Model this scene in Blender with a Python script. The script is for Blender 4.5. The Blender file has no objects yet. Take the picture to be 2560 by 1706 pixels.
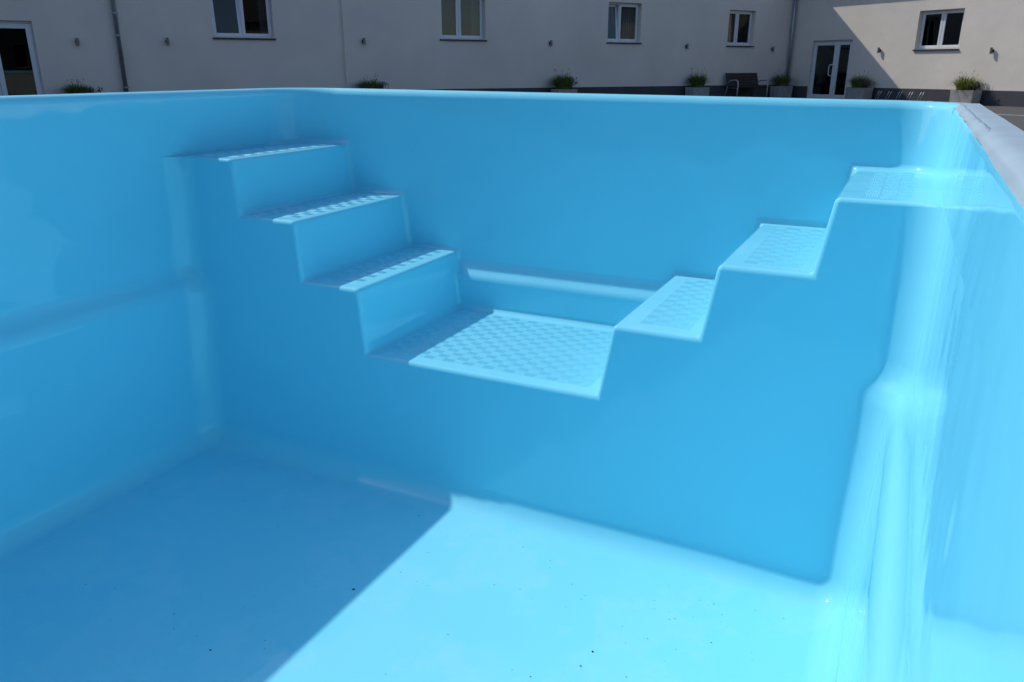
import bpy, bmesh, math, random
import numpy as np
from mathutils import Vector, Matrix

random.seed(7)
R = math.radians
scene = bpy.context.scene
col = scene.collection

# ------------------------------------------------------------------ camera, sky, sun, exposure
ZR = 0.97                                   # height of the pool rim above the yard
cam_d = bpy.data.cameras.new('camera')
cam = bpy.data.objects.new('camera', cam_d)
col.objects.link(cam)
cam.location = (0, 0, ZR + 0.0997)
cam.rotation_euler = (R(90 - 18.98), 0, R(26.21))
cam_d.sensor_width = 36
cam_d.lens = 27.85
cam_d.clip_start = 0.02
cam_d.clip_end = 1500
cam_d.dof.use_dof = True
cam_d.dof.focus_distance = 2.9
cam_d.dof.aperture_fstop = 16.0
scene.camera = cam

SUN = Vector((-0.945, 0.098, 1.0)).normalized()      # towards the sun
world = bpy.data.worlds.new('World')
scene.world = world
world.use_nodes = True
wn = world.node_tree.nodes
wl = world.node_tree.links
sky = wn.new('ShaderNodeTexSky')
sky.sky_type = 'NISHITA'
sky.sun_disc = False
sky.sun_elevation = math.asin(SUN.z)
sky.sun_rotation = math.atan2(SUN.x, SUN.y)
sky.altitude = 200
sky.air_density = 1.0
sky.dust_density = 0.8
sky.ozone_density = 3.0
bg = wn['Background']
bg.inputs['Strength'].default_value = 0.15
wl.new(sky.outputs['Color'], bg.inputs['Color'])

sun_d = bpy.data.lights.new('sun', 'SUN')
sun_d.energy = 2.8
sun_d.angle = R(0.53)
sun_d.color = (1.0, 0.95, 0.88)
sun = bpy.data.objects.new('sun', sun_d)
col.objects.link(sun)
sun.location = (-20, 2, 22)
sun.rotation_euler = SUN.to_track_quat('Z', 'Y').to_euler()

scene.view_settings.view_transform = 'Standard'
scene.view_settings.look = 'None'
scene.view_settings.gamma = 1
scene.view_settings.exposure = 0.03
scene.view_settings.use_curve_mapping = False
scene.render.engine = 'CYCLES'
scene.cycles.use_denoising = True
scene.cycles.max_bounces = 10
scene.cycles.diffuse_bounces = 6
scene.cycles.glossy_bounces = 5
scene.cycles.transparent_max_bounces = 12
scene.cycles.sample_clamp_indirect = 4.0
scene.cycles.blur_glossy = 0.6


# ------------------------------------------------------------------ helpers
def tag(o, label=None, cat=None, group=None, kind=None):
    if label: o['label'] = label
    if cat: o['category'] = cat
    if group: o['group'] = group
    if kind: o['kind'] = kind
    return o


def empty(name, loc, rz=0.0):
    o = bpy.data.objects.new(name, None)
    o.empty_display_size = 0.2
    col.objects.link(o)
    o.location = loc
    o.rotation_euler = (0, 0, rz)
    return o


def link(name, me, mat=None, parent=None, smooth=False):
    if mat and not me.materials:
        me.materials.append(mat)
    if smooth:
        me.polygons.foreach_set('use_smooth', [True] * len(me.polygons))
    o = bpy.data.objects.new(name, me)
    col.objects.link(o)
    if parent:
        o.parent = parent
    return o


class MB:
    """collects boxes, quads and tubes into one mesh"""
    def __init__(self):
        self.v = []; self.f = []

    def box(self, x0, x1, y0, y1, z0, z1):
        b = len(self.v)
        self.v += [(x0, y0, z0), (x1, y0, z0), (x1, y1, z0), (x0, y1, z0),
                   (x0, y0, z1), (x1, y0, z1), (x1, y1, z1), (x0, y1, z1)]
        self.f += [tuple(b + i for i in q) for q in
                   ((0, 3, 2, 1), (4, 5, 6, 7), (0, 1, 5, 4), (1, 2, 6, 5), (2, 3, 7, 6), (3, 0, 4, 7))]
        return self

    def quad(self, *p):
        b = len(self.v); self.v += list(p); self.f.append(tuple(range(b, b + len(p)))); return self

    def tube(self, pts, r, n=10, cap=True, radii=None):
        pts = [Vector(p) for p in pts]
        b = len(self.v); m = len(pts)
        up = Vector((0.13, 0.21, 0.97))
        prev = None
        for i, p in enumerate(pts):
            t = (pts[min(i + 1, m - 1)] - pts[max(i - 1, 0)]).normalized()
            if prev is None:
                a = t.cross(up)
                if a.length < 1e-3: a = t.cross(Vector((1, 0, 0)))
                a.normalize()
            else:
                a = (prev - t * prev.dot(t)).normalized()
            prev = a
            c = t.cross(a)
            rr = radii[i] if radii else r
            for k in range(n):
                w = 2 * math.pi * k / n
                self.v.append(tuple(p + a * (rr * math.cos(w)) + c * (rr * math.sin(w))))
        for i in range(m - 1):
            for k in range(n):
                k2 = (k + 1) % n
                self.f.append((b + i * n + k, b + i * n + k2, b + (i + 1) * n + k2, b + (i + 1) * n + k))
        if cap:
            self.f.append(tuple(b + k for k in range(n))[::-1])
            self.f.append(tuple(b + (m - 1) * n + k for k in range(n)))
        return self

    def mesh(self, name):
        me = bpy.data.meshes.new(name)
        me.from_pydata(self.v, [], self.f)
        me.update()
        return me

    def build(self, name, mat, parent=None, bevel=0.0, smooth=False, seg=2):
        me = self.mesh(name)
        bm = bmesh.new(); bm.from_mesh(me)
        bmesh.ops.recalc_face_normals(bm, faces=bm.faces)
        if bevel:
            es = [e for e in bm.edges if len(e.link_faces) == 2 and e.calc_face_angle(0) > 0.5]
            bmesh.ops.bevel(bm, geom=es, offset=bevel, segments=seg, affect='EDGES', profile=0.5)
        bm.to_mesh(me); bm.free()
        return link(name, me, mat, parent, smooth)


# ------------------------------------------------------------------ materials
def new_mat(name):
    m = bpy.data.materials.new(name)
    m.use_nodes = True
    nt = m.node_tree
    return m, nt, nt.nodes['Principled BSDF']


def coords(nt, scale=1.0, kind='Object'):
    tc = nt.nodes.new('ShaderNodeTexCoord')
    mp = nt.nodes.new('ShaderNodeMapping')
    mp.inputs['Scale'].default_value = (scale,) * 3 if not isinstance(scale, tuple) else scale
    nt.links.new(tc.outputs[kind], mp.inputs['Vector'])
    return mp.outputs['Vector']


def noise(nt, vec, scale, detail=3, rough=0.5):
    n = nt.nodes.new('ShaderNodeTexNoise')
    n.inputs['Scale'].default_value = scale
    n.inputs['Detail'].default_value = detail
    n.inputs['Roughness'].default_value = rough
    if vec is not None: nt.links.new(vec, n.inputs['Vector'])
    return n.outputs['Fac']


def ramp(nt, fac, stops):
    r = nt.nodes.new('ShaderNodeValToRGB')
    el = r.color_ramp.elements
    while len(el) < len(stops): el.new(0.5)
    for e, (p, c) in zip(el, stops):
        e.position = p; e.color = (*c, 1) if len(c) == 3 else c
    nt.links.new(fac, r.inputs['Fac'])
    return r.outputs['Color']


def bump(nt, h, strength, dist, bsdf, normal=None):
    b = nt.nodes.new('ShaderNodeBump')
    b.inputs['Strength'].default_value = strength
    b.inputs['Distance'].default_value = dist
    nt.links.new(h, b.inputs['Height'])
    if normal: nt.links.new(normal, b.inputs['Normal'])
    if bsdf: nt.links.new(b.outputs['Normal'], bsdf.inputs['Normal'])
    return b.outputs['Normal']


def simple(name, colr, rough=0.5, metal=0.0, var=0.0, vscale=8.0, bmp=0.0, bscale=60.0, spec=None):
    m, nt, b = new_mat(name)
    b.inputs['Roughness'].default_value = rough
    b.inputs['Metallic'].default_value = metal
    if spec is not None: b.inputs['Specular IOR Level'].default_value = spec
    v = coords(nt)
    if var:
        lo = tuple(c * (1 - var) for c in colr); hi = tuple(min(1, c * (1 + var)) for c in colr)
        nt.links.new(ramp(nt, noise(nt, v, vscale, 5), [(0.3, lo), (0.7, hi)]), b.inputs['Base Color'])
    else:
        b.inputs['Base Color'].default_value = (*colr, 1)
    if bmp:
        bump(nt, noise(nt, v, bscale, 4), bmp, 0.01, b)
    return m


GEL = (0.24, 0.76, 0.925)


def gelcoat():
    m, nt, b = new_mat('gelcoat_blue')
    v = coords(nt)
    base = ramp(nt, noise(nt, v, 1.3, 3), [(0.25, tuple(c * 0.97 for c in GEL)), (0.75, tuple(c * 1.015 for c in GEL))])
    # dried rinse water has left faint pale marks with soft rims
    marks = ramp(nt, noise(nt, v, 2.6, 6, 0.62), [(0.50, (0, 0, 0)), (0.56, (0.10, 0.10, 0.10)), (0.60, (0.045, 0.045, 0.045)), (0.8, (0.07, 0.07, 0.07))])
    mx = nt.nodes.new('ShaderNodeMix'); mx.data_type = 'RGBA'
    gm = nt.nodes.new('ShaderNodeNewGeometry'); sz = nt.nodes.new('ShaderNodeSeparateXYZ')
    nt.links.new(gm.outputs['Normal'], sz.inputs[0])
    lvl = nt.nodes.new('ShaderNodeMapRange')          # water only dries on level faces
    lvl.inputs['From Min'].default_value = 0.7; lvl.inputs['From Max'].default_value = 0.97
    nt.links.new(sz.outputs['Z'], lvl.inputs['Value'])
    ml = nt.nodes.new('ShaderNodeMath'); ml.operation = 'MULTIPLY'
    nt.links.new(marks, ml.inputs[0]); nt.links.new(lvl.outputs['Result'], ml.inputs[1])
    nt.links.new(ml.outputs[0], mx.inputs['Factor'])
    nt.links.new(base, mx.inputs[6]); mx.inputs[7].default_value = (0.62, 0.80, 0.90, 1)
    nt.links.new(mx.outputs[2], b.inputs['Base Color'])
    b.inputs['IOR'].default_value = 1.5
    # wiped and slightly dusty gloss
    rr = nt.nodes.new('ShaderNodeMapRange')
    rr.inputs['To Min'].default_value = 0.015
    rr.inputs['To Max'].default_value = 0.07
    nt.links.new(noise(nt, v, 2.2, 4, 0.6), rr.inputs['Value'])
    nt.links.new(rr.outputs['Result'], b.inputs['Roughness'])
    n1 = bump(nt, noise(nt, v, 3.2, 2, 0.4), 0.065, 0.10, None)
    # fine vertical mould drag
    v2 = coords(nt, (16.0, 16.0, 0.7))
    bump(nt, noise(nt, v2, 1.0, 2), 0.02, 0.01, b, n1)
    return m


M_GEL = gelcoat()


def plaster(name, base):
    m, nt, b = new_mat(name)
    v = coords(nt)
    nt.links.new(ramp(nt, noise(nt, v, 0.5, 6, 0.6), [(0.25, tuple(c * 0.88 for c in base)), (0.75, tuple(min(0.9, c * 1.05) for c in base))]),
                 b.inputs['Base Color'])
    b.inputs['Roughness'].default_value = 0.9
    b.inputs['Specular IOR Level'].default_value = 0.2
    n1 = bump(nt, noise(nt, v, 45, 4, 0.7), 0.35, 0.012, None)
    bump(nt, noise(nt, v, 3.0, 3), 0.25, 0.03, b, n1)
    return m


M_PLASTER = plaster('plaster_beige', (0.80, 0.72, 0.625))
M_PLASTER2 = plaster('plaster_sand', (0.30, 0.275, 0.25))
M_PLINTH = simple('plinth_grey', (0.065, 0.066, 0.075), 0.85, var=0.12, vscale=3, bmp=0.3, bscale=90)
M_PVC = simple('white_pvc', (0.72, 0.74, 0.76), 0.35, var=0.03)
M_SILL = simple('sill_anthracite', (0.035, 0.036, 0.042), 0.5, var=0.1)
M_ZINC = simple('zinc', (0.36, 0.40, 0.43), 0.45, metal=0.75, var=0.15, vscale=5)
M_STEEL = simple('brushed_steel', (0.20, 0.20, 0.205), 0.45, metal=0.6, var=0.1)
M_BRACKET = simple('dark_metal', (0.04, 0.04, 0.045), 0.5)
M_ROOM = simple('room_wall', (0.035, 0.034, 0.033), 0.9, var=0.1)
M_ROOF = simple('roof_tile', (0.06, 0.05, 0.048), 0.8, var=0.25, vscale=4, bmp=0.4, bscale=12)
M_CONC = simple('planter_concrete', (0.36, 0.345, 0.33), 0.9, var=0.18, vscale=6, bmp=0.3, bscale=50)
M_SOIL = simple('soil', (0.05, 0.038, 0.028), 0.95, var=0.3, vscale=30)
M_WOOD = simple('bench_slat', (0.028, 0.020, 0.016), 0.6, var=0.25, vscale=14)
M_FRAME = simple('bench_frame', (0.45, 0.46, 0.48), 0.4, metal=0.5, var=0.05)
M_CURTAIN = simple('curtain', (0.42, 0.42, 0.42), 0.95, var=0.06)
M_PAINT = simple('road_paint', (0.66, 0.66, 0.63), 0.7, var=0.15, vscale=9)
M_GRAVEL = simple('gravel', (0.24, 0.22, 0.19), 0.95, var=0.35, vscale=40, bmp=0.8, bscale=45)


def asphalt():
    m, nt, b = new_mat('asphalt')
    v = coords(nt)
    a = noise(nt, v, 70, 5, 0.7)
    nt.links.new(ramp(nt, a, [(0.3, (0.062, 0.059, 0.055)), (0.7, (0.13, 0.123, 0.115))]), b.inputs['Base Color'])
    b.inputs['Roughness'].default_value = 0.9
    bump(nt, a, 0.5, 0.01, b)
    return m


M_ASPH = asphalt()


def glass():
    m = bpy.data.materials.new('window_glass')
    m.use_nodes = True
    nt = m.node_tree
    nt.nodes.clear()
    out = nt.nodes.new('ShaderNodeOutputMaterial')
    mix = nt.nodes.new('ShaderNodeMixShader')
    fr = nt.nodes.new('ShaderNodeFresnel'); fr.inputs['IOR'].default_value = 1.45
    tr = nt.nodes.new('ShaderNodeBsdfTransparent'); tr.inputs['Color'].default_value = (0.62, 0.67, 0.68, 1)
    gl = nt.nodes.new('ShaderNodeBsdfGlossy'); gl.inputs['Roughness'].default_value = 0.01
    nt.links.new(fr.outputs['Fac'], mix.inputs['Fac'])
    nt.links.new(tr.outputs[0], mix.inputs[1])
    nt.links.new(gl.outputs[0], mix.inputs[2])
    nt.links.new(mix.outputs[0], out.inputs['Surface'])
    return m


M_GLASS = glass()


def blade_mat(name, base, tip):
    m, nt, b = new_mat(name)
    oi = nt.nodes.new('ShaderNodeTexCoord')
    sep = nt.nodes.new('ShaderNodeSeparateXYZ')
    nt.links.new(oi.outputs['Generated'], sep.inputs[0])
    nt.links.new(ramp(nt, noise(nt, coords(nt), 9, 2), [(0.3, base), (0.7, tip)]), b.inputs['Base Color'])
    b.inputs['Roughness'].default_value = 0.55
    return m


M_GRASS = blade_mat('grass_blade', (0.06, 0.10, 0.016), (0.19, 0.23, 0.04))
M_GRASS_DRY = blade_mat('grass_blade_yellow', (0.10, 0.14, 0.012), (0.32, 0.33, 0.04))
M_LAV = blade_mat('lavender_stem', (0.06, 0.07, 0.055), (0.10, 0.085, 0.12))

# ------------------------------------------------------------------ ground
PX0, PX1, PY0, PY1 = -3.75, 1.15, -3.9, 4.2          # shallow pit the shell stands in
PITZ = ZR - 1.5 - 0.075
g = MB()
B = 600
xs = [-B, -60, PX0, PX1, 60, B]; ys = [-B, -60, PY0, PY1, 60, B]
for i in range(5):
    for j in range(5):
        if i == 2 and j == 2: continue
        g.quad((xs[i], ys[j], 0), (xs[i + 1], ys[j], 0), (xs[i + 1], ys[j + 1], 0), (xs[i], ys[j + 1], 0))
ground = g.build('ground', M_ASPH)
tag(ground, kind='structure')
g = MB()
g.quad((PX0, PY0, PITZ), (PX1, PY0, PITZ), (PX1, PY1, PITZ), (PX0, PY1, PITZ))
c4 = [(PX0, PY0), (PX1, PY0), (PX1, PY1), (PX0, PY1)]
for i in range(4):
    a, b_ = c4[i], c4[(i + 1) % 4]
    g.quad((*a, PITZ), (*b_, PITZ), (*b_, -0.001), (*a, -0.001))
tag(g.build('excavation', M_GRAVEL), kind='structure')
ln = MB()
p0 = Vector((0.6, 24.3, 0)); p1 = Vector((9.5, 18.0, 0))
dv = (p1 - p0).normalized(); nv = Vector((-dv.y, dv.x, 0)) * 0.06
ln.quad(*[tuple(p + Vector((0, 0, 0.004))) for p in (p0 - nv, p1 - nv, p1 + nv, p0 + nv)])
tag(ln.build('parking_line', M_PAINT), kind='structure')

# ------------------------------------------------------------------ pool shell
D = 1.5
z1, z2, z3, zp = 0.2502, 0.4775, 0.7161, 0.9713
x1, x2, x3 = -2.492, -2.172, -1.862
X1, X2, X3 = -0.815, -0.488, -0.1756
bs = 0.155
LT, LB = 0.735, 0.803            # side ledge
BT, BB = 0.762, 0.824            # ledge on the back wall
YN = -3.3                        # near end
RB, RL = 0.17, 0.24               # plan radii of the back corners, right and left
lerp = lambda a, b, t: a + (b - a) * t


def xL(d):
    return np.interp(d, [0, LT, LB, D], [-2.795, -2.772, -2.718, -2.690])


def xR(d):
    return np.interp(d, [0, LT, LB, D], [0.105, 0.098, 0.050, 0.018])


def yF(d): return 2.4767 - 0.083 * d


def yB(d):
    if d <= BT + 1e-6: return 3.250 - 0.066 * d
    return 3.250 - 0.066 * d - 0.05 * min(1, (d - BT) / (BB - BT))


def yN(d): return YN + 0.06 * d


bm = bmesh.new()
vd = {}


def V(x, y, d):
    k = (round(x, 5), round(y, 5), round(d, 5))
    if k not in vd: vd[k] = bm.verts.new((x, y, ZR - d))
    return vd[k]


PARTS = []          # (name, label)


def part(name):
    PARTS.append(name); return len(PARTS) - 1


def F(vs, mat):
    f = bm.faces.new(vs); f.material_index = mat; f.smooth = True; return f


NA = 18


def arc(cx, cy, r, a0, a1, n=NA):
    return [(cx + r * math.cos(lerp(a0, a1, i / n)), cy + r * math.sin(lerp(a0, a1, i / n))) for i in range(n + 1)]


def arcL(d):    # back-left corner, from side wall to back wall
    return arc(xL(d) + RL, yB(d) - RL, RL, math.pi, math.pi / 2)


RF = 0.10      # plan radius of the corners under the steps


def arcFL(d):   # side wall to stair front, left
    return arc(xL(d) + RF, yF(d) - RF, RF, math.pi, math.pi / 2)


def arcFR(d):   # stair front to side wall, right
    return arc(xR(d) - RF, yF(d) - RF, RF, math.pi / 2, 0)


def arcR(d):    # back-right corner, from back wall to side wall
    return arc(xR(d) - RB, yB(d) - RB, RB, math.pi / 2, 0)


pw_l = part('side_wall'); pw_r = part('side_wall'); pw_f = part('step_front_wall'); pw_b = part('back_wall')
pw_n = part('end_wall'); p_floor = part('floor'); p_rim = part('rim')
tl = [part('step_tread') for _ in range(3)]; tr_ = [part('step_tread') for _ in range(3)]; p_land = part('landing')
rl = [part('step_riser') for _ in range(3)]; rr_ = [part('step_riser') for _ in range(3)]

aL0, aL1 = arcL(0), arcL(z1)
aR0, aR1 = arcR(0), arcR(z1)
# side walls
F([V(xL(0), yN(0), 0), V(*aL0[0], 0), V(*aL1[0], z1), V(*arcFL(z1)[0], z1), V(*arcFL(LT)[0], LT), V(xL(LT), yN(LT), LT)], pw_l)
F([V(xL(LT), yN(LT), LT), V(*arcFL(LT)[0], LT), V(*arcFL(LB)[0], LB), V(xL(LB), yN(LB), LB)], pw_l)
F([V(xL(LB), yN(LB), LB), V(*arcFL(LB)[0], LB), V(*arcFL(D)[0], D), V(xL(D), yN(D), D)], pw_l)
F([V(*aR0[-1], 0), V(xR(0), yN(0), 0), V(xR(LT), yN(LT), LT), V(*arcFR(LT)[-1], LT), V(*arcFR(z1)[-1], z1), V(*aR1[-1], z1)], pw_r)
F([V(*arcFR(LT)[-1], LT), V(xR(LT), yN(LT), LT), V(xR(LB), yN(LB), LB), V(*arcFR(LB)[-1], LB)], pw_r)
F([V(*arcFR(LB)[-1], LB), V(xR(LB), yN(LB), LB), V(xR(D), yN(D), D), V(*arcFR(D)[-1], D)], pw_r)
# end wall behind the photographer
F([V(xR(0), yN(0), 0), V(xL(0), yN(0), 0), V(xL(LT), yN(LT), LT), V(xL(LB), yN(LB), LB), V(xL(D), yN(D), D),
   V(xR(D), yN(D), D), V(xR(LB), yN(LB), LB), V(xR(LT), yN(LT), LT)], pw_n)
# floor
F([V(xL(D), yN(D), D)] + [V(*p, D) for p in arcFL(D)] + [V(*p, D) for p in arcFR(D)] + [V(xR(D), yN(D), D)], p_floor)
# front face of the stair block
prof = [(x1, z1), (x1 + bs * (z2 - z1), z2), (x2, z2), (x2 + bs * (z3 - z2), z3), (x3, z3), (x3 + bs * (zp - z3), zp),
        (X1 - bs * (zp - z3), zp), (X1, z3), (X2 - bs * (z3 - z2), z3), (X2, z2), (X3 - bs * (z2 - z1), z2), (X3, z1)]
F([V(*arcFL(d)[-1], d) for d in (D, LB, LT, z1)] + [V(x, yF(d), d) for x, d in prof] +
  [V(*arcFR(d)[0], d) for d in (z1, LT, LB, D)], pw_f)
for da, db in ((z1, LT), (LT, LB), (LB, D)):
    for fn in (arcFL, arcFR):
        A_, B_ = fn(da), fn(db)
        for i in range(NA):
            F([V(*A_[i], da), V(*A_[i + 1], da), V(*B_[i + 1], db), V(*B_[i], db)], pw_f)
# treads
F([V(*p, z1) for p in arcFL(z1)[::-1]] + [V(*p, z1) for p in aL1] + [V(x1, yB(z1), z1), V(x1, yF(z1), z1)], tl[0])
F([V(X3, yF(z1), z1), V(X3, yB(z1), z1)] + [V(*p, z1) for p in aR1] + [V(*p, z1) for p in arcFR(z1)[::-1]], tr_[0])


def tread(xa, xb, d, m):
    F([V(xa, yF(d), d), V(xa, yB(d), d), V(xb, yB(d), d), V(xb, yF(d), d)], m)


tread(prof[1][0], prof[2][0], z2, tl[1]); tread(prof[3][0], prof[4][0], z3, tl[2])
tread(prof[5][0], prof[6][0], zp, p_land)
tread(prof[7][0], prof[8][0], z3, tr_[2]); tread(prof[9][0], prof[10][0], z2, tr_[1])


def riser(a, b, m):
    (xa, da), (xb, db) = a, b
    ks = [da, db]
    if max(da, db) > BT: ks = [da, BT, BB, db] if da < db else [da, BB, BT, db]
    xx = lambda d: lerp(xa, xb, (d - da) / (db - da))
    F([V(xb, yF(db), db), V(xa, yF(da), da)] + [V(xx(d), yB(d), d) for d in ks], m)
    return [(xx(d), d) for d in ks]


riser(prof[0], prof[1], rl[0]); riser(prof[2], prof[3], rl[1])
kl = riser(prof[4], prof[5], rl[2])
kr = riser(prof[7], prof[6], rr_[2]); riser(prof[9], prof[8], rr_[1]); riser(prof[11], prof[10], rr_[0])
# back wall with its ledge
xl_t, xl_b = kl[1][0], kl[2][0]; xr_t, xr_b = kr[1][0], kr[2][0]
top = [V(*aR0[0], 0), V(*aL0[-1], 0)]
low = [V(*aL1[-1], z1)] + [V(x, yB(d), d) for x, d in prof[:5]] + [V(xl_t, yB(BT), BT), V(xr_t, yB(BT), BT)] + \
      [V(x, yB(d), d) for x, d in prof[7:]] + [V(*aR1[0], z1)]
F(top + low, pw_b)
F([V(xl_t, yB(BT), BT), V(xl_b, yB(BB), BB), V(xr_b, yB(BB), BB), V(xr_t, yB(BT), BT)], pw_b)
F([V(xl_b, yB(BB), BB), V(prof[5][0], yB(zp), zp), V(prof[6][0], yB(zp), zp), V(xr_b, yB(BB), BB)], pw_b)
for i in range(NA):
    F([V(*aL0[i], 0), V(*aL0[i + 1], 0), V(*aL1[i + 1], z1), V(*aL1[i], z1)], pw_b)
    F([V(*aR0[i], 0), V(*aR0[i + 1], 0), V(*aR1[i + 1], z1), V(*aR1[i], z1)], pw_b)
# rim: flange and skirt
RW, SK = 0.085, 0.09
inner = [(xL(0), yN(0))] + aL0 + aR0 + [(xR(0), yN(0))]
outer = [(xL(0) - RW, yN(0) - RW)] + arc(xL(0) + RL, yB(0) - RL, RL + RW, math.pi, math.pi / 2) + \
        arc(xR(0) - RB, yB(0) - RB, RB + RW, math.pi / 2, 0) + [(xR(0) + RW, yN(0) - RW)]
n_ = len(inner)
for i in range(n_):
    j = (i + 1) % n_
    F([V(*inner[i], 0), V(*outer[i], 0), V(*outer[j], 0), V(*inner[j], 0)], p_rim)
    F([V(*outer[i], 0), V(*outer[i], SK), V(*outer[j], SK), V(*outer[j], 0)], p_rim)
bmesh.ops.recalc_face_normals(bm, faces=bm.faces)
# the open shell must face the water side
up = sum(1 if f.normal.z > 0 else -1 for f in bm.faces if f.material_index in (p_floor, p_land))
if up < 0: bmesh.ops.reverse_faces(bm, faces=bm.faces)

lay = bm.edges.layers.float.new('bevel_weight_edge')
WMAX = 0.2
for e in bm.edges:
    if len(e.link_faces) != 2: continue
    a, b2 = (f.material_index for f in e.link_faces)
    s = {a, b2}
    ang = e.calc_face_angle(0)
    w = 0.0
    if a == b2:
        d0 = [round(ZR - v.co.z, 3) for v in e.verts]
        if a in (pw_l, pw_r, pw_b, pw_f) and d0[0] == d0[1] and ang > 0.2:
            w = 0.014 if a == pw_b else (0.035 if abs(d0[0] - LT) < 1e-3 else 0.03)
        if a == p_rim and ang > 1.0 and abs(e.verts[0].co.z - e.verts[1].co.z) < 1e-4: w = 0.022
    elif p_rim in s: w = 0.032
    elif p_floor in s: w = 0.085
    elif s in ({pw_l, pw_f}, {pw_r, pw_f}): w = 0.0
    elif pw_n in s: w = 0.1
    elif pw_f in s:                    # step noses along the front, dying out into the side walls
        xm_ = (e.verts[0].co.x + e.verts[1].co.x) / 2
        q_ = min(1.0, (xm_ - xL(z1)) / (RF * 0.95), (xR(z1) - xm_) / (RF * 0.95))
        w = 0.017 * (q_ if q_ > 0.12 else 0.0)
    elif pw_b in s: w = 0.016 if (s & {tl[2], tr_[2], rl[2], rr_[2]}) else 0.026
    elif s & {pw_l, pw_r}: w = 0.0
    else:
        w = 0.016                       # nose and foot of each riser
    e[lay] = w / WMAX
me = bpy.data.meshes.new('pool_raw')
bm.to_mesh(me); bm.free()
tmp = bpy.data.objects.new('pool_raw', me)
col.objects.link(tmp)
bv = tmp.modifiers.new('bevel', 'BEVEL')
bv.width = WMAX; bv.segments = 12; bv.limit_method = 'WEIGHT'; bv.use_clamp_overlap = False
bv.offset_type = 'OFFSET'; bv.miter_outer = 'MITER_SHARP'; bv.loop_slide = True
bpy.context.view_layer.update()
ev = tmp.evaluated_get(bpy.context.evaluated_depsgraph_get())
em = ev.to_mesh()
co = np.empty(len(em.vertices) * 3); em.vertices.foreach_get('co', co); co = co.reshape(-1, 3)
# the thin shell sags a little along its rim
d_ = np.clip((co[:, 2] - (ZR - 0.22)) / 0.22, 0, 1)
tt = np.clip((co[:, 0] + 2.8) / 2.9, 0, 1)
co[:, 2] += d_ * (0.011 - 0.021 * tt)
polys = [tuple(p.vertices) for p in em.polygons]
pm = [p.material_index for p in em.polygons]
# area-weighted corner normals: flat panels stay flat, fillets stay round, hard edges stay hard
fn = np.zeros((len(polys), 3))
for k, p in enumerate(polys):
    q = co[list(p)]
    nn = np.zeros(3)
    for i in range(1, len(q) - 1): nn += np.cross(q[i] - q[0], q[i + 1] - q[0])
    fn[k] = nn
fu = fn / np.maximum(np.linalg.norm(fn, axis=1, keepdims=True), 1e-12)
vf = [[] for _ in range(len(co))]
for k, p in enumerate(polys):
    for i in p: vf[i].append(k)


def corner_normal(k, i):
    a = fu[k]
    n = sum((fn[j] for j in vf[i] if fu[j] @ a > 0.62), np.zeros(3))
    l = np.linalg.norm(n)
    return tuple(n / l) if l > 1e-12 else tuple(a)


ev.to_mesh_clear()
bpy.data.objects.remove(tmp)

pool = empty('pool_shell', (-1.35, -0.1, PITZ))
tag(pool, 'glossy sky blue moulded pool shell with two flights of steps', 'swimming pool')
OFF = Vector(pool.location)
part_obj = {}
for k, nm in enumerate(PARTS):
    fi = [q for q, m in enumerate(pm) if m == k]
    if not fi: continue
    fs = [polys[q] for q in fi]
    ids = sorted({i for p in fs for i in p}); mp = {i: j for j, i in enumerate(ids)}
    m2 = bpy.data.meshes.new(nm)
    m2.from_pydata([tuple(Vector(co[i]) - OFF) for i in ids], [], [tuple(mp[i] for i in p) for p in fs])
    m2.polygons.foreach_set('use_smooth', [True] * len(m2.polygons))
    m2.update()
    m2.normals_split_custom_set([corner_normal(q, i) for q in fi for i in polys[q]])
    part_obj[k] = link(nm, m2, M_GEL, pool)


# woven anti-slip relief: ribbed pads, rib direction alternating like a basket weave
PWX, PWY, NR = 0.0435, 0.0365, 6


def pad_mesh(name, along_y):
    v = []; f = []
    for k in range(NR):
        if along_y:
            c = (k + 0.5) / NR * PWX - PWX / 2; hl = PWY / 2 * 0.97; hw = PWX / NR * 0.36
            P = lambda u, w, z: (c + u, w, z)
        else:
            c = (k + 0.5) / NR * PWY - PWY / 2; hl = PWX / 2 * 0.97; hw = PWY / NR * 0.36
            P = lambda u, w, z: (w, c + u, z)
        hz = 0.0017
        b = len(v)
        e = 0.0035
        v += [P(-hw, -hl, -0.0004), P(hw, -hl, -0.0004), P(hw, hl, -0.0004), P(-hw, hl, -0.0004), P(0, -hl + e, hz), P(0, hl - e, hz)]
        f += [(b, b + 4, b + 5, b + 3), (b + 1, b + 2, b + 5, b + 4), (b, b + 1, b + 4), (b + 2, b + 3, b + 5)]
    m = bpy.data.meshes.new(name); m.from_pydata(v, [], f)
    bmm = bmesh.new(); bmm.from_mesh(m); bmesh.ops.recalc_face_normals(bmm, faces=bmm.faces); bmm.to_mesh(m); bmm.free()
    m.materials.append(M_GEL)
    return m


pad_y, pad_x = pad_mesh('grip_ribs', True), pad_mesh('cross_ribs', False)
rest_v = []; rest_f = []


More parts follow.
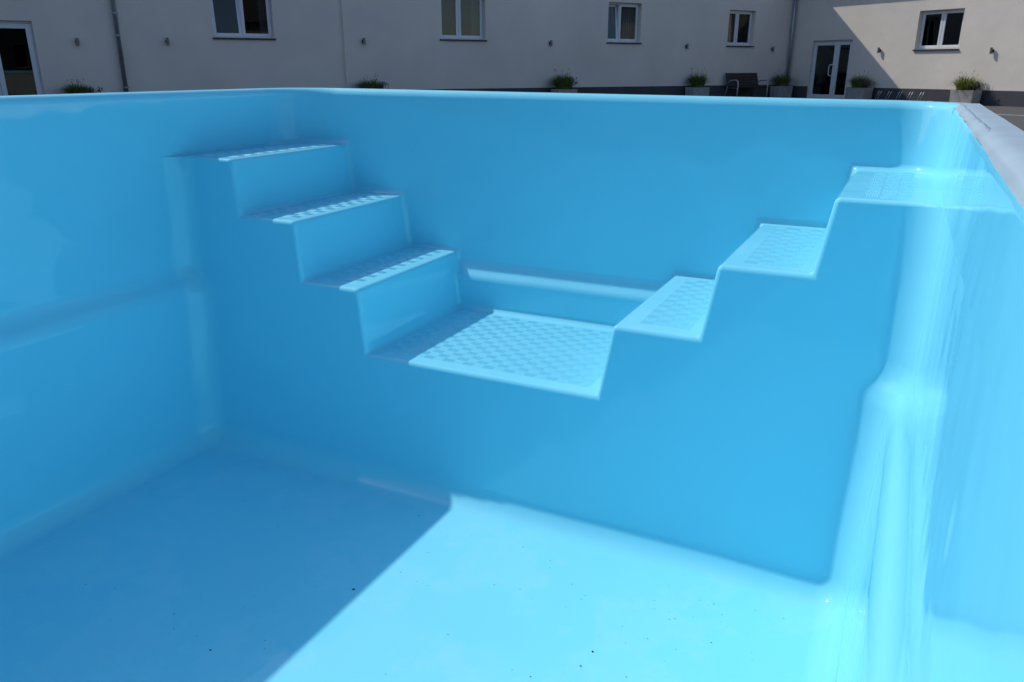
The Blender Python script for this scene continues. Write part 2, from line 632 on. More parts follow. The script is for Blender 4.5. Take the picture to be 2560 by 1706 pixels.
def pads(obj, xa, xb, d, single):
    yb_, yf_ = yB(d) - 0.055, yF(d) + 0.06
    ny = int((yb_ - yf_) / PWY); nx = int((xb - xa) / PWX)
    ox = xa + ((xb - xa) - nx * PWX) / 2; oy = yf_ + ((yb_ - yf_) - ny * PWY) / 2
    for i in range(nx):
        for j in range(ny):
            p = Vector((ox + (i + 0.5) * PWX, oy + (j + 0.5) * PWY, ZR - d)) - OFF
            ms = pad_y if (i + j) % 2 == 0 else pad_x
            if single:
                o = bpy.data.objects.new(ms.name.split('.')[0], ms)
                col.objects.link(o); o.parent = obj; o.location = p
            else:
                b = len(rest_v)
                rest_v.extend(tuple(Vector(q.co) + p) for q in ms.vertices)
                rest_f.extend(tuple(b + k for k in f.vertices) for f in ms.polygons)


pads(part_obj[p_land], prof[5][0] + 0.025, prof[6][0] - 0.03, zp, True)
pads(part_obj[tr_[2]], prof[7][0] + 0.05, prof[8][0] - 0.025, z3, True)
pads(part_obj[tl[0]], xL(z1) + 0.06, x1 - 0.035, z1, False)
pads(part_obj[tl[1]], prof[1][0] + 0.03, prof[2][0] - 0.035, z2, False)
pads(part_obj[tl[2]], prof[3][0] + 0.03, prof[4][0] - 0.035, z3, False)
pads(part_obj[tr_[1]], prof[9][0] + 0.05, prof[10][0] - 0.025, z2, False)
pads(part_obj[tr_[0]], X3 + 0.05, xR(z1) - 0.06, z1, False)
mr = bpy.data.meshes.new('grip_relief'); mr.from_pydata(rest_v, [], rest_f)
bmm = bmesh.new(); bmm.from_mesh(mr); bmesh.ops.recalc_face_normals(bmm, faces=bmm.faces); bmm.to_mesh(mr); bmm.free()
tag(link('grip_relief', mr, M_GEL, pool), kind='stuff')

# outside of the shell: ribbed fibreglass skin and supporting foot
sk = MB()
ring = [Vector((x, y, 0)) for x, y in outer]
cx = Vector((-1.35, -0.1, 0))
for i in range(n_):
    j = (i + 1) % n_
    a, b_ = ring[i], ring[j]
    ia = a + (cx - a).normalized() * 0.06; ib = b_ + (cx - b_).normalized() * 0.06
    L = lambda p, z: (p.x - OFF.x, p.y - OFF.y, z - OFF.z)
    sk.quad(L(ia, ZR - 0.03), L(ib, ZR - 0.03), L(ib, PITZ), L(ia, PITZ))
M_FIBRE = simple('fibreglass_outside', (0.42, 0.44, 0.40), 0.6, var=0.15, vscale=6, bmp=0.3, bscale=25)
sk.build('outer_skin', M_FIBRE, pool)

# dirt and leaf crumbs on the floor of the pool
M_DIRT = simple('dirt', (0.018, 0.014, 0.012), 0.9, var=0.4, vscale=80)
sp = MB()
rnd = random.Random(3)


def crumb(x, y, d, r):
    b = len(sp.v); n = 6
    zz = ZR - d
    a0 = rnd.random() * 6
    el = 0.5 + rnd.random() * 0.5
    for k in range(n):
        w = a0 + 2 * math.pi * k / n; q = r * (0.7 + 0.5 * rnd.random())
        sp.v.append((x + q * math.cos(w), y + q * el * math.sin(w), zz + 0.0006))
    sp.v.append((x, y, zz + r * 0.7))
    for k in range(n): sp.f.append((b + k, b + (k + 1) % n, b + n))


for x, y, r in ((-1.42, 1.72, .0062), (-1.62, 1.305, .0045), (-0.62, 1.79, .0042), (-0.63, 1.72, .0038), (-0.11, 1.62, .006),
                (-0.2, 1.49, .008), (-0.11, 1.64, .004), (-0.74, 1.62, .0022), (-0.32, 1.98, .003), (-0.5, 1.47, .0025), (-1.9, 1.9, .002)):
    crumb(x, y, D, r)
for k in range(190):
    crumb(rnd.uniform(-2.4, -0.12) if k % 2 else rnd.uniform(-0.6, -0.08), rnd.uniform(1.2, 2.2), D, rnd.uniform(0.0007, 0.0024))
crumb(-1.35, 2.9, zp, 0.002); crumb(-2.485, 2.452, z1 + 0.018, 0.003)
tag(sp.build('dirt_crumbs', M_DIRT), 'tiny dark dirt crumbs scattered on the pool floor', 'dirt', kind='stuff')

# torn protective film on the right rim
M_FILM = simple('protective_film', (0.42, 0.53, 0.585), 0.3, var=0.08, vscale=7, bmp=0.02, bscale=18)
M_FILM2 = simple('film_tear', (0.14, 0.24, 0.33), 0.6, var=0.3, vscale=30)
rnd = random.Random(11)


def rim_z(x, y):
    t = min(1, max(0, (x + 2.8) / 2.9))
    return ZR + 0.011 - 0.021 * t


film = empty('protective_film', (0.15, 1.0, ZR))
tag(film, 'torn grey protective film left stuck along the right rim of the pool', 'plastic film')
fm = MB(); N = 320
prev = None
for i in range(N + 1):
    y = lerp(-1.5, 3.06, i / N)
    xi = 0.1062 + (0.002 + 0.0009 * math.sin(y * 9) + 0.0007 * math.sin(y * 23) + rnd.uniform(-0.0004, 0.0004)) * min(1, max(0, (y - 1.3) / 0.7))
    row = []
    for t in (0, .06, .13, .22, .34, .55, .8, 1):
        x = lerp(xi, 0.176, t)
        fil = 0.0 if x > 0.137 else 0.032 - math.sqrt(max(0, 0.032 ** 2 - (0.137 - x) ** 2))
        wob = 0.0030 - fil + 0.0004 * math.sin(y * 5 + t * 4) + 0.0002 * math.sin(y * 17 + t * 9)
        row.append((x - 0.15, y - 1.0, rim_z(x, y) + wob - ZR + (0.001 if t == 0 else 0)))
    if prev:
        for a in range(7): fm.quad(prev[a], prev[a + 1], row[a + 1], row[a])
    prev = row
me = fm.mesh('film_sheet')
bmm = bmesh.new(); bmm.from_mesh(me); bmesh.ops.remove_doubles(bmm, verts=bmm.verts, dist=1e-5)
bmesh.ops.recalc_face_normals(bmm, faces=bmm.faces); bmm.to_mesh(me); bmm.free()
link('film_sheet', me, M_FILM, film, smooth=True)
tm = MB()
for i in range(46):
    y = lerp(1.75, 2.98, i / 46); l = rnd.uniform(0.012, 0.035)
    x = 0.1225 + rnd.uniform(-0.002, 0.003); w = rnd.uniform(0.0008, 0.0026)
    z = rim_z(x, y) - ZR + 0.0035
    tm.quad((x - .15, y - 1, z), (x + w - .15, y - 1 + .002, z + .0012), (x + w * .8 - .15, y + l - 1, z + .001), (x - .15 + rnd.uniform(-.001, .001), y + l * .9 - 1, z))
tm.build('torn_edge', M_FILM2, film)

# ------------------------------------------------------------------ buildings round the yard
TH = R(34.69)
d1 = Vector((math.sin(TH), math.cos(TH), 0)); d2 = Vector((math.cos(TH), -math.sin(TH), 0))
CN = Vector((-4.748, 33.667, 0))
WALL_T = 0.32


def wall_panel(name, xa, xb, h_fn, openings, mat, parent, y=0.0, depth=WALL_T):
    """wall in the local x-z plane, outside at y, openings (x0,x1,z0,z1) with reveals going inwards (+y)"""
    xs_ = sorted({xa, xb, *[v for o in openings for v in o[:2]]})
    zs_ = sorted({0.0, *[v for o in openings for v in o[2:]]})
    m = MB()
    inside = lambda x, z: any(o[0] < x < o[1] and o[2] < z < o[3] for o in openings)
    for i in range(len(xs_) - 1):
        a, b_ = xs_[i], xs_[i + 1]
        for k in range(len(zs_) - 1):
            if not inside((a + b_) / 2, (zs_[k] + zs_[k + 1]) / 2):
                m.quad((a, y, zs_[k]), (b_, y, zs_[k]), (b_, y, zs_[k + 1]), (a, y, zs_[k + 1]))
        m.quad((a, y, zs_[-1]), (b_, y, zs_[-1]), (b_, y, h_fn(b_)), (a, y, h_fn(a)))
    for x0, x1_, z0, z1_ in openings:
        m.quad((x0, y, z0), (x0, y, z1_), (x0, y + depth, z1_), (x0, y + depth, z0))
        m.quad((x1_, y, z1_), (x1_, y, z0), (x1_, y + depth, z0), (x1_, y + depth, z1_))
        m.quad((x0, y, z1_), (x1_, y, z1_), (x1_, y + depth, z1_), (x0, y + depth, z1_))
        m.quad((x0, y, z0), (x0, y + depth, z0), (x1_, y + depth, z0), (x1_, y, z0))
    me = m.mesh(name)
    bm_ = bmesh.new(); bm_.from_mesh(me)
    bmesh.ops.remove_doubles(bm_, verts=bm_.verts, dist=1e-4)
    bm_.to_mesh(me); bm_.free()
    return link(name, me, mat, parent)


def frame_box(m, x0, x1_, z0, z1_, y0, y1_, w):
    m.box(x0, x0 + w, y0, y1_, z0, z1_); m.box(x1_ - w, x1_, y0, y1_, z0, z1_)
    m.box(x0 + w, x1_ - w, y0, y1_, z0, z0 + w); m.box(x0 + w, x1_ - w, y0, y1_, z1_ - w, z1_)


def sash(par, x0, x1_, z0, z1_, y0, tilt=0.0):
    w = 0.075
    m = MB(); frame_box(m, 0, x1_ - x0, 0, z1_ - z0, 0, 0.06, w)
    s = m.build('sash', M_PVC, par, bevel=0.006)
    s.location = (x0, y0, z0); s.rotation_euler = (-tilt, 0, 0)
    p = MB().box(w - 0.01, x1_ - x0 - w + 0.01, 0.028, 0.034, w - 0.01, z1_ - z0 - w + 0.01).build('pane', M_GLASS, par)
    p.location = (x0, y0, z0); p.rotation_euler = (-tilt, 0, 0)


def window(par, x0, x1_, z0, z1_, mid=0.5, tilt=0.0, y=0.0, curtain=None):
    """casement window in the opening: frame > two sashes, panes, sill"""
    m = MB(); yy = y + 0.17
    frame_box(m, x0 + 0.002, x1_ - 0.002, z0 + 0.002, z1_ - 0.002, yy, yy + 0.08, 0.05)
    xm = lerp(x0, x1_, mid)
    m.box(xm - 0.025, xm + 0.025, yy, yy + 0.08, z0 + 0.05, z1_ - 0.05)
    f = m.build('window', M_PVC, par, bevel=0.005)
    sash(f, x0 + 0.04, xm - 0.008, z0 + 0.04, z1_ - 0.04, yy - 0.022, tilt)
    sash(f, xm + 0.008, x1_ - 0.04, z0 + 0.04, z1_ - 0.04, yy - 0.022)
    h = MB().box(xm - 0.012, xm + 0.012, yy + 0.05, yy + 0.09, (z0 + z1_) / 2 - 0.06, (z0 + z1_) / 2 + 0.06)
    h.build('handle', M_PVC, f)
    s = MB().box(x0 - 0.03, x1_ + 0.03, y - 0.05, yy - 0.024, z0 - 0.045, z0 - 0.003)
    s.build('sill', M_SILL, f, bevel=0.006)
    if curtain:
        for a, b_ in curtain:
            c = MB(); n = 24; pr = None
            for k in range(n + 1):
                x = lerp(a, b_, k / n); yy2 = yy + 0.16 + 0.02 * math.sin(k * 1.6)
                if pr: c.quad((pr[0], pr[1], z0 + 0.0), (x, yy2, z0 + 0.0), (x, yy2, z1_ + 0.05), (pr[0], pr[1], z1_ + 0.05))
                pr = (x, yy2)
            c.build('curtain', M_CURTAIN, f)
    return f


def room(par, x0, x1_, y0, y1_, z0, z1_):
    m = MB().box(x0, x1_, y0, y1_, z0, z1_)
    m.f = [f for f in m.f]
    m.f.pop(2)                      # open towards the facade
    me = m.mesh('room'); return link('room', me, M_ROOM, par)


# long main building, its facade in its own shade
main = empty('long_building', CN, math.atan2(d1.y, d1.x))
tag(main, 'long beige rendered building in shade with four white windows', 'building')
HJ = -17.56                         # step in the facade
PR = 0.07
main_h = lambda x: 4.6 + 0.63 * min(4.2, -x)
W1 = (-21.03, -19.46, 1.84, 3.10); W2 = (-14.60, -13.10, 1.90, 3.14); W3 = (-8.56, -7.20, 1.90, 3.13); W4 = (-3.26, -1.98, 1.86, 3.06)
DL = (-26.9, -25.10, 0.02, 2.13)
wall_panel('wall', -34, HJ, main_h, [DL, W1], M_PLASTER, main, 0.0)
wall_panel('wall', HJ, 0.0, main_h, [W2, W3, W4], M_PLASTER, main, -PR)
m = MB()
m.quad((HJ, -PR, 0), (HJ, 0.0, 0), (HJ, 0, main_h(HJ)), (HJ, -PR, main_h(HJ)))
m.quad((-34, 0, 0), (-34, 9, 0), (-34, 9, 7.246), (-34, 0, 7.246))
m.quad((-34, 9, 0), (0, 9, 0), (0, 9, 4.6), (-4.2, 9, 7.246), (-34, 9, 7.246))
m.build('return_wall', M_PLASTER, main)
m = MB()
m.quad((-34.2, -0.1, 7.25), (-4.2, -0.1, 7.25), (-4.2, 9.2, 7.25), (-34.2, 9.2, 7.25))
m.quad((-4.2, -0.1, 7.25), (0.0, -0.1, 4.604), (0.0, 9.2, 4.604), (-4.2, 9.2, 7.25))
m.build('roof', M_ROOF, main)
window(main, *W1, mid=0.49, tilt=0.10, curtain=[(-19.75, -19.45)])
window(main, *W2, mid=0.44, y=-PR, curtain=[(-13.45, -13.1)])
window(main, *W3, mid=0.40, tilt=0.12, y=-PR, curtain=[(-7.75, -7.2)])
window(main, *W4, mid=0.42, y=-PR, curtain=[(-2.75, -2.0)])
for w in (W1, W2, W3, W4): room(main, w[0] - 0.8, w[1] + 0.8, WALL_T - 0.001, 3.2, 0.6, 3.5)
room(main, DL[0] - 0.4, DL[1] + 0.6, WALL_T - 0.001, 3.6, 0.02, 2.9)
MB().box(-25.10, HJ - 0.001, -0.014, -0.001, 0.0, 0.455).build('plinth', M_PLINTH, main)
MB().box(-34, -26.9, -0.014, -0.001, 0.0, 0.455).build('plinth', M_PLINTH, main)
MB().box(HJ, -0.016, -PR - 0.014, -PR - 0.001, 0.0, 0.485).build('plinth', M_PLINTH, main)


def door(par, x0, x1_, z0, z1_, split, y=0.0, handle_left=True, hinges_at=None):
    yy = y + 0.10
    m = MB(); w = 0.055
    m.box(x0 + .002, x0 + w, yy, yy + 0.07, z0, z1_ - .002); m.box(x1_ - w, x1_ - .002, yy, yy + 0.07, z0, z1_ - .002)
    m.box(x0 + w, x1_ - w, yy, yy + 0.07, z1_ - w, z1_ - .002)
    m.box(x0 + w, x1_ - w, yy + 0.01, yy + 0.07, z0, z0 + 0.03)
    f = m.build('door', M_PVC, par, bevel=0.005)
    for a, b_ in ((x0 + w - 0.01, split - 0.004), (split + 0.004, x1_ - w + 0.01)):
        lw = 0.11
        q = MB()
        q.box(a, a + lw, yy - 0.02, yy + 0.045, z0 + .032, z1_ - w - .004); q.box(b_ - lw, b_, yy - 0.02, yy + 0.045, z0 + .032, z1_ - w - .004)
        q.box(a + lw, b_ - lw, yy - 0.02, yy + 0.045, z0 + .032, z0 + 0.032 + lw); q.box(a + lw, b_ - lw, yy - 0.02, yy + 0.045, z1_ - w - .004 - lw, z1_ - w - .004)
        q.build('leaf', M_PVC, f, bevel=0.006)
        MB().box(a + lw - .01, b_ - lw + .01, yy + 0.01, yy + 0.016, z0 + lw + .02, z1_ - w - lw + .006).build('pane', M_GLASS, f)
    hx = split - 0.06
    zc = (z0 + z1_) / 2 - 0.02
    pts = [(hx, yy - 0.02, zc + 0.19), (hx - 0.01, yy - 0.07, zc + 0.19), (hx - 0.12, yy - 0.085, zc + 0.185), (hx - 0.15, yy - 0.085, zc + 0.15),
           (hx - 0.15, yy - 0.085, zc - 0.15), (hx - 0.12, yy - 0.085, zc - 0.185), (hx - 0.01, yy - 0.07, zc - 0.19), (hx, yy - 0.02, zc - 0.19)]
    MB().tube(pts, 0.017, 8).build('handle', M_PVC, f, smooth=True)
    for z in (z0 + 0.22, z0 + 0.95, z1_ - 0.5, z1_ - 0.25):
        hq = MB().tube([(hinges_at, yy - 0.035, z), (hinges_at, yy - 0.035, z + 0.09)], 0.014, 8)
        hq.box(hinges_at - 0.05, hinges_at + 0.05, yy - 0.026, yy - 0.0215, z + 0.03, z + 0.06)
        hq.build('hinge', M_PVC, f)
    return f


door(main, *DL, split=-25.98, hinges_at=-25.14)

# wing at a right angle, in the sun
wing = empty('wing_building', CN, math.atan2(d2.y, d2.x))
tag(wing, 'sunlit beige building wing with glass double door and one window', 'building')
DR = (1.10, 2.86, 0.02, 2.04); W5 = (5.30, 6.82, 1.66, 2.83)
wall_panel('wall', 0.0, 15.0, lambda x: 4.05, [DR, W5], M_PLASTER, wing, 0.0)
m = MB()
m.quad((15, 0, 0), (15, 8, 0), (15, 8, 4.05), (15, 0, 4.05))
m.quad((0, 8, 0), (0, 8, 4.05), (15, 8, 4.05), (15, 8, 0))
m.build('return_wall', M_PLASTER, wing)
m = MB()
EV = 0.42
m.quad((0.02, -EV, 4.07), (15.3, -EV, 4.07), (15.3, 4.0, 6.1), (0.02, 4.0, 6.1))
m.quad((0.02, 8.4, 4.07), (15.3, 8.4, 4.07), (15.3, 4.0, 6.1), (0.02, 4.0, 6.1))
m.quad((0.02, -EV, 4.06), (15.3, -EV, 4.06), (15.3, -0.005, 4.06), (0.02, -0.005, 4.06))
m.quad((15, 0, 4.055), (15, 8, 4.055), (15, 4, 6.05))
m.build('roof', M_ROOF, wing)
window(wing, *W5, mid=0.5, y=0.0)
door(wing, *DR, split=2.16, hinges_at=1.15)
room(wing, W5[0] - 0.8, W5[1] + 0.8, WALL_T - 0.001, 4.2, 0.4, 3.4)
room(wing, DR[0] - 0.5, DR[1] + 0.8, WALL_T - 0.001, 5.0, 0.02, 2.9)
MB().box(0.10, 1.10, -0.014, -0.001, 0.0, 0.44).build('plinth', M_PLINTH, wing)
MB().box(2.86, 15, -0.014, -0.001, 0.0, 0.44).build('plinth', M_PLINTH, wing)


def at_main(s, out, z=0.0):
    return CN + d1 * s + d2 * out + Vector((0, 0, z))


def at_wing(s, out, z=0.0):
    return CN + d2 * s - d1 * out + Vector((0, 0, z))


RZ_M = math.atan2(d1.y, d1.x); RZ_W = math.atan2(d2.y, d2.x)

# downpipes
def downpipe(base, rz, h, r, label, kinks=()):
    t = empty('downpipe', base, rz)
    tag(t, label, 'downpipe', 'zinc downpipes on the facades')
    MB().tube([(0, 0, 0.02), (0, 0, h)], r, 18).build('pipe', M_ZINC, t, smooth=True)
    for z in (0.62, 2.35, 4.0):
        if z > h: continue
        b = MB().tube([(0, 0, z - 0.012), (0, 0, z + 0.012)], r + 0.007, 18)
        b.box(r, r + 0.03, -0.008, 0.008, z - 0.015, z + 0.015); b.box(-r - 0.03, -r, -0.008, 0.008, z - 0.015, z + 0.015)
        b.box(-0.008, 0.008, r, r + 0.05, z - 0.008, z + 0.008)
        b.build('bracket', M_ZINC, t)
    MB().tube([(0, 0, 1.80), (0, 0, 1.86)], r + 0.004, 18).build('sleeve', M_ZINC, t, smooth=True)
    return t


downpipe(at_main(-23.30, 0.085), RZ_M, 7.1, 0.055, 'grey zinc downpipe beside the glass door at the left end')
downpipe(at_main(-0.13, PR + 0.11), RZ_M, 4.5, 0.055, 'grey zinc downpipe in the corner where the two buildings meet')


# wall lights
def wall_light(base, rz, label):
    t = empty('wall_light', base, rz)
    tag(t, label, 'wall light', 'small cylinder wall lights')
    MB().tube([(0, -0.075, -0.09), (0, -0.075, 0.09)], 0.036, 16).build('lamp_body', M_STEEL, t, bevel=0.0, smooth=False)
    MB().tube([(0, 0, 0), (0, -0.012, 0)], 0.05, 16).box(-0.02, 0.02, -0.045, -0.012, -0.03, 0.03).build('wall_bracket', M_BRACKET, t)
    return t


for s, z, lb in ((-24.21, 1.68, 'between the left glass door and the downpipe'), (-22.17, 1.72, 'left of the leftmost window'),
                 (-17.0, 1.80, 'just right of the step in the shaded facade'), (-10.79, 1.83, 'left of the tilted third window'),
                 (-5.17, 1.81, 'between the third and fourth windows'), (-0.99, 1.76, 'beside the corner downpipe')):
    wall_light(at_main(s, PR if s > HJ else 0.0, z), RZ_M, 'small cylinder wall light ' + lb)
for s, z, lb in ((4.01, 1.66, 'on the sunlit wall left of its window'), (7.92, 1.58, 'on the sunlit wall right of its window')):
    wall_light(at_wing(s, 0.0, z), RZ_W, 'small cylinder wall light ' + lb)


# planters and grasses
def planter(base, rz, label, w=0.74, d=0.46, h=0.44):
    t = empty('planter', base, rz)
    tag(t, label, 'planter', 'concrete planters along the walls')
    m = MB(); k = 0.035
    wb, db = w * 0.47, d * 0.47
    o8 = [(-wb, -db, 0.0), (wb, -db, 0.0), (wb, db, 0.0), (-wb, db, 0.0), (-w / 2, -d / 2, h), (w / 2, -d / 2, h), (w / 2, d / 2, h), (-w / 2, d / 2, h)]
    i8 = [(-w / 2 + k, -d / 2 + k, h), (w / 2 - k, -d / 2 + k, h), (w / 2 - k, d / 2 - k, h), (-w / 2 + k, d / 2 - k, h)]
    l8 = [(x, y, h - 0.06) for x, y, _ in i8]
    m.v = o8 + i8 + l8
    m.f = [(0, 3, 2, 1)] + [(i, (i + 1) % 4, 4 + (i + 1) % 4, 4 + i) for i in range(4)] + \
          [(4 + i, 4 + (i + 1) % 4, 8 + (i + 1) % 4, 8 + i) for i in range(4)] + [(8 + i, 8 + (i + 1) % 4, 12 + (i + 1) % 4, 12 + i) for i in range(4)] + [(12, 13, 14, 15)]
    m.build('trough', M_CONC, t, bevel=0.008)
    MB().quad(*[(x, y, h - 0.035) for x, y, _ in i8]).build('soil', M_SOIL, t)
    return t


def grass(base, label, seed, n=750, hgt=0.42, spread=0.46, mat=None):
    rn = random.Random(seed)
    t = empty('ornamental_grass', base)
    tag(t, label, 'plant', 'grasses in the planters')
    for nm, cnt, mt, kk in (('blades', n, mat or M_GRASS, 1.0), ('flower_stalks', 14, M_LAV, 1.2)):
        m = MB()
        for i in range(cnt):
            a = rn.uniform(0, 2 * math.pi); r0 = rn.random() ** 0.5 * 0.14
            out = rn.uniform(0.15, 1.0) * spread * (0.35 if nm != 'blades' else 1)
            hh = hgt * rn.uniform(0.65, 1.1) * kk
            wd = rn.uniform(0.005, 0.010) * (0.5 if nm != 'blades' else 1)
            p = []
            drop = (out / spread) ** 2 * hh * 0.75 if nm == 'blades' else 0
            a2 = a + rn.uniform(-.4, .4)
            for k in range(6):
                q = k / 5
                rad = out * q ** 1.3
                z = hh * (1.6 * q - 0.6 * q * q) - drop * q ** 3
                p.append(Vector((math.cos(a) * r0 * 1.5 + math.cos(a2) * rad, math.sin(a) * r0 + math.sin(a2) * rad, z)))
            sd = Vector((-math.sin(a2), math.cos(a2), 0))
            for k in range(5):
                w0, w1 = wd * (1 - k / 5.0), wd * (1 - (k + 1) / 5.0) + 0.0006
                m.quad(tuple(p[k] - sd * w0), tuple(p[k] + sd * w0), tuple(p[k + 1] + sd * w1), tuple(p[k + 1] - sd * w1))
            if nm != 'blades':
                m.tube([tuple(p[4]), tuple(p[5])], 0.006, 4)
        me = m.mesh(nm); tag(link(nm, me, mt, t), kind='stuff')
    return t


def lavender(base, label, seed, n=34, hgt=0.42, sp_=0.20):
    rn = random.Random(seed)
    t = empty('lavender', base)
    tag(t, label, 'plant', 'lavender in the planters')
    st = MB(); fl = MB()
    for i in range(n):
        a = rn.uniform(0, 6.28); ou = rn.uniform(0.1, 1) * sp_; hh = hgt * rn.uniform(0.55, 1.05)
        p = [(math.cos(a) * ou * q ** 1.5, math.sin(a) * ou * q ** 1.5, hh * q) for q in (0, .3, .6, .85, 1)]
        st.tube(p, 0.004, 4)
        e = Vector(p[-1])
        fl.tube([tuple(e - Vector((0, 0, 0.07))), tuple(e - Vector((0, 0, 0.03))), tuple(e)], 0.01, 5, radii=[0.008, 0.013, 0.004])
        if i % 2: fl.tube([tuple(e - Vector((0, 0, 0.13))), tuple(e - Vector((0, 0, 0.10)))], 0.01, 5, radii=[0.011, 0.006])
    tag(st.build('stems', M_LAV, t), kind='stuff'); tag(fl.build('flower_spikes', M_LAV, t), kind='stuff')
    return t


PH = 0.405
spots = [('m', -24.35, 'on the shaded wall beside the left downpipe', 1, 0.27, True), ('m', -16.95, 'under the step in the shaded wall', 2, 0.33, True),
         ('m', -10.45, 'between the second and third windows', 3, 0.44, True), ('m', -4.83, 'on the left of the bench', 4, 0.46, False),
         ('m', -0.66, 'on the right of the bench by the corner', 5, 0.46, False),
         ('w', 3.70, 'on the right of the glass double door', 6, 0.40, True), ('w', 7.55, 'at the far right on the sunlit wall', 7, 0.40, True)]
for k, s, where, sd, hg, lav in spots:
    out = 0.36 + (PR if k == 'm' else 0)
    if k == 'm' and s < -20: out = 0.36
    base = at_main(s, out) if k == 'm' else at_wing(s, out)
    planter(base, RZ_M if k == 'm' else RZ_W, 'pale concrete planter box ' + where)
    ax = d1 if k == 'm' else d2
    grass(base - ax * (0.06 if lav else 0) + Vector((0, 0, PH)), 'bushy green ornamental grass ' + where, sd,
          hgt=hg + 0.08, spread=0.46 + 0.03 * (sd % 4), n=560 + 70 * (sd % 5), mat=M_GRASS_DRY if sd == 7 else M_GRASS)
    if lav:
        lavender(base + ax * 0.26 + Vector((0, 0, PH)), 'thin grey lavender stalks ' + where, sd + 40, hgt=hg * (0.95 if k == 'm' else 0.7), sp_=0.26)

# bench
bench = empty('bench', at_main(-2.55, PR + 0.42), RZ_M)
tag(bench, 'dark slatted bench with grey tubular arms by the corner', 'bench')
BL = 0.78
for i in range(5):
    y = lerp(-0.30, 0.10, i / 4)
    MB().box(-BL, BL, y - 0.043, y + 0.043, 0.415, 0.45).build('seat_slat', M_WOOD, bench, bevel=0.006)
for i in range(5):
    q = i / 4; z = lerp(0.50, 0.87, q); y = lerp(0.175, 0.285, q)
    s_ = MB().box(-BL, BL, -0.016, 0.016, -0.043, 0.043).build('back_slat', M_WOOD, bench, bevel=0.006)
    s_.location = (0, y, z); s_.rotation_euler = (-0.27, 0, 0)
for x in (-BL + 0.04, BL - 0.04):
    f = MB()
    f.tube([(x, -0.33, 0.0), (x, -0.335, 0.30), (x, -0.34, 0.55), (x, -0.315, 0.635), (x, -0.25, 0.665), (x, -0.1, 0.665), (x, 0.06, 0.65), (x, 0.17, 0.60), (x, 0.2, 0.55)], 0.024, 10)
    f.tube([(x, 0.34, 0.0), (x, 0.19, 0.40), (x, 0.21, 0.52), (x, 0.33, 0.93)], 0.024, 10)
    f.tube([(x, -0.335, 0.36), (x, -0.27, 0.40), (x, 0.17, 0.40)], 0.02, 10)
    f.build('side_frame', M_FRAME, bench, smooth=True)

# bicycle rack
rack = empty('bicycle_rack', at_wing(5.5, 0.62), RZ_W)
tag(rack, 'low grey steel bicycle rack in front of the sunlit wall', 'bicycle rack')
MB().box(-1.0, 1.0, -0.02, 0.02, 0.01, 0.05).box(-1.0, 1.0, 0.34, 0.38, 0.01, 0.05).build('base_rail', M_STEEL, rack)
for i in range(5):
    x = -0.82 + i * 0.39
    t = MB()
    for o_ in (-0.045, 0.045):
        t.tube([(x + o_ - 0.09, 0.0, 0.03), (x + o_ - 0.03, 0.03, 0.25), (x + o_ + 0.01, 0.05, 0.36)], 0.012, 8)
    t.tube([(x - 0.135, 0.0, 0.03), (x - 0.09, 0.36, 0.03)], 0.011, 8)
    t.build('wheel_holder', M_FRAME, rack, smooth=True)

# invented house out of view, added for the panes and gelcoat to mirror
hs = empty('added_house', (17.0, 3.0, 0), R(-80))
tag(hs, 'unseen sand coloured house, added for reflections, with dark tiled roof and arched window', 'house')
OPN = [(-6.0, -4.7, 1.0, 2.4), (-2.6, -1.3, 1.0, 2.4), (0.6, 1.7, 0.0, 2.2), (3.6, 4.9, 1.0, 2.4), (7.0, 8.3, 1.0, 2.4)]
wall_panel('wall', -9, 11, lambda x: 4.3, OPN, M_PLASTER2, hs, 0.0)
m = MB(); m.quad((-9, 0, 0), (-9, 8, 0), (-9, 8, 4.3), (-9, 4, 7.4), (-9, 0, 4.3)); m.quad((11, 0, 0), (11, 8, 0), (11, 8, 4.3), (11, 4, 7.4), (11, 0, 4.3))
m.quad((-9, 8, 0), (11, 8, 0), (11, 8, 4.3), (-9, 8, 4.3)); m.build('side_wall', M_PLASTER2, hs)
m = MB(); m.quad((-9.3, -0.5, 3.98), (11.3, -0.5, 3.98), (11.3, 4, 7.48), (-9.3, 4, 7.48)); m.quad((-9.3, 8.5, 3.98), (11.3, 8.5, 3.98), (11.3, 4, 7.48), (-9.3, 4, 7.48))
m.build('roof', M_ROOF, hs)
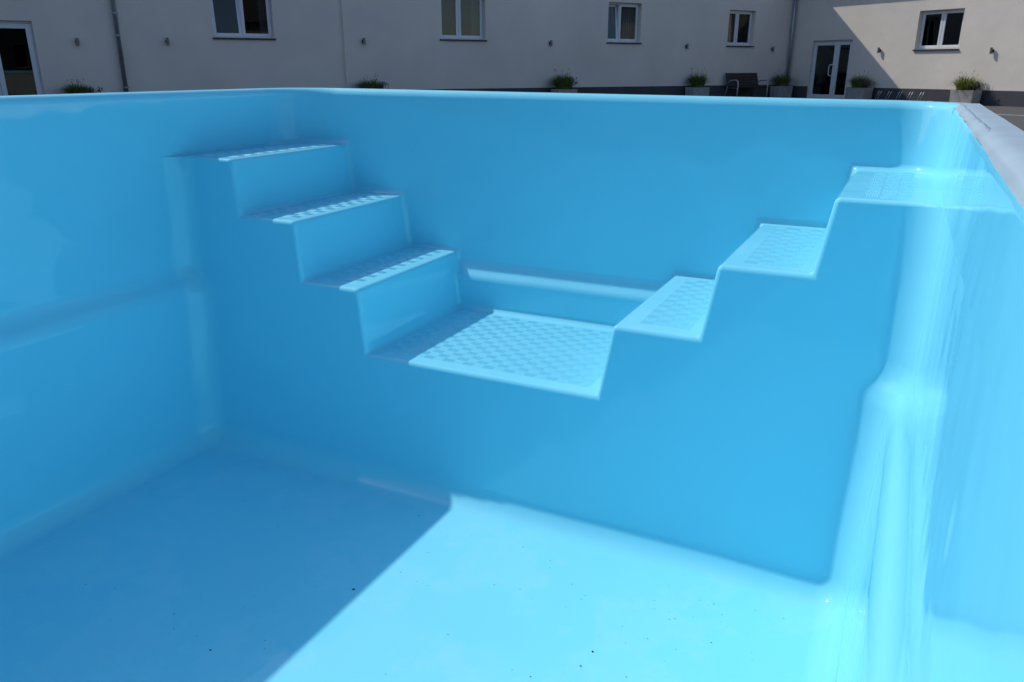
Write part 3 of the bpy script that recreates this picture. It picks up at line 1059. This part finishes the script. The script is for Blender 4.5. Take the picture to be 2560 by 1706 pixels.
for i, o_ in enumerate(OPN):
    m = MB(); frame_box(m, o_[0] + .002, o_[1] - .002, o_[2] + .002, o_[3] - .002, 0.15, 0.21, 0.06)
    f = m.build('window' if i != 2 else 'door', M_PVC, hs)
    MB().box(o_[0] + .05, o_[1] - .05, 0.18, 0.186, o_[2] + .05, o_[3] - .05).build('pane', M_GLASS, f)
    room(hs, o_[0] - .3, o_[1] + .3, WALL_T - .001, 2.5, o_[2], 2.8)

hb = empty('sky_blocking_building', (0.0, -10.5, 0), R(180))  # unseen building, added to block pale horizon sky from the shaded gelcoat
tag(hb, 'unseen tall plain grey building added to block low sky opposite the long facade', 'building')
M_PLASTER3 = plaster('plaster_brown', (0.13, 0.115, 0.10))
OPB = [(-18 + i * 4.2, -16.6 + i * 4.2, z, z + 1.5) for i in range(9) for z in (1.1, 4.3)]
wall_panel('wall', -29, 22, lambda x: 7.6, OPB, M_PLASTER3, hb, 0.0)
m = MB(); m.quad((-29, 0, 0), (-29, 9, 0), (-29, 9, 7.6), (-29, 0, 7.6)); m.quad((22, 0, 0), (22, 9, 0), (22, 9, 7.6), (22, 0, 7.6))
m.quad((-29, 9, 0), (22, 9, 0), (22, 9, 7.6), (-29, 9, 7.6)); m.build('side_wall', M_PLASTER3, hb)
m = MB(); m.quad((-29.4, -0.6, 7.4), (22.4, -0.6, 7.4), (22.4, 4.5, 11.0), (-29.4, 4.5, 11.0)); m.quad((-29.4, 9.6, 7.4), (22.4, 9.6, 7.4), (22.4, 4.5, 11.0), (-29.4, 4.5, 11.0))
m.build('roof', M_ROOF, hb)
for o_ in OPB:
    m = MB(); frame_box(m, o_[0] + .002, o_[1] - .002, o_[2] + .002, o_[3] - .002, 0.15, 0.21, 0.06)
    f = m.build('window', M_PVC, hb)
    MB().box(o_[0] + .05, o_[1] - .05, 0.18, 0.186, o_[2] + .05, o_[3] - .05).build('pane', M_GLASS, f)
room(hb, -28.9, 21.9, WALL_T + .05, 8.9, 0.02, 7.3)
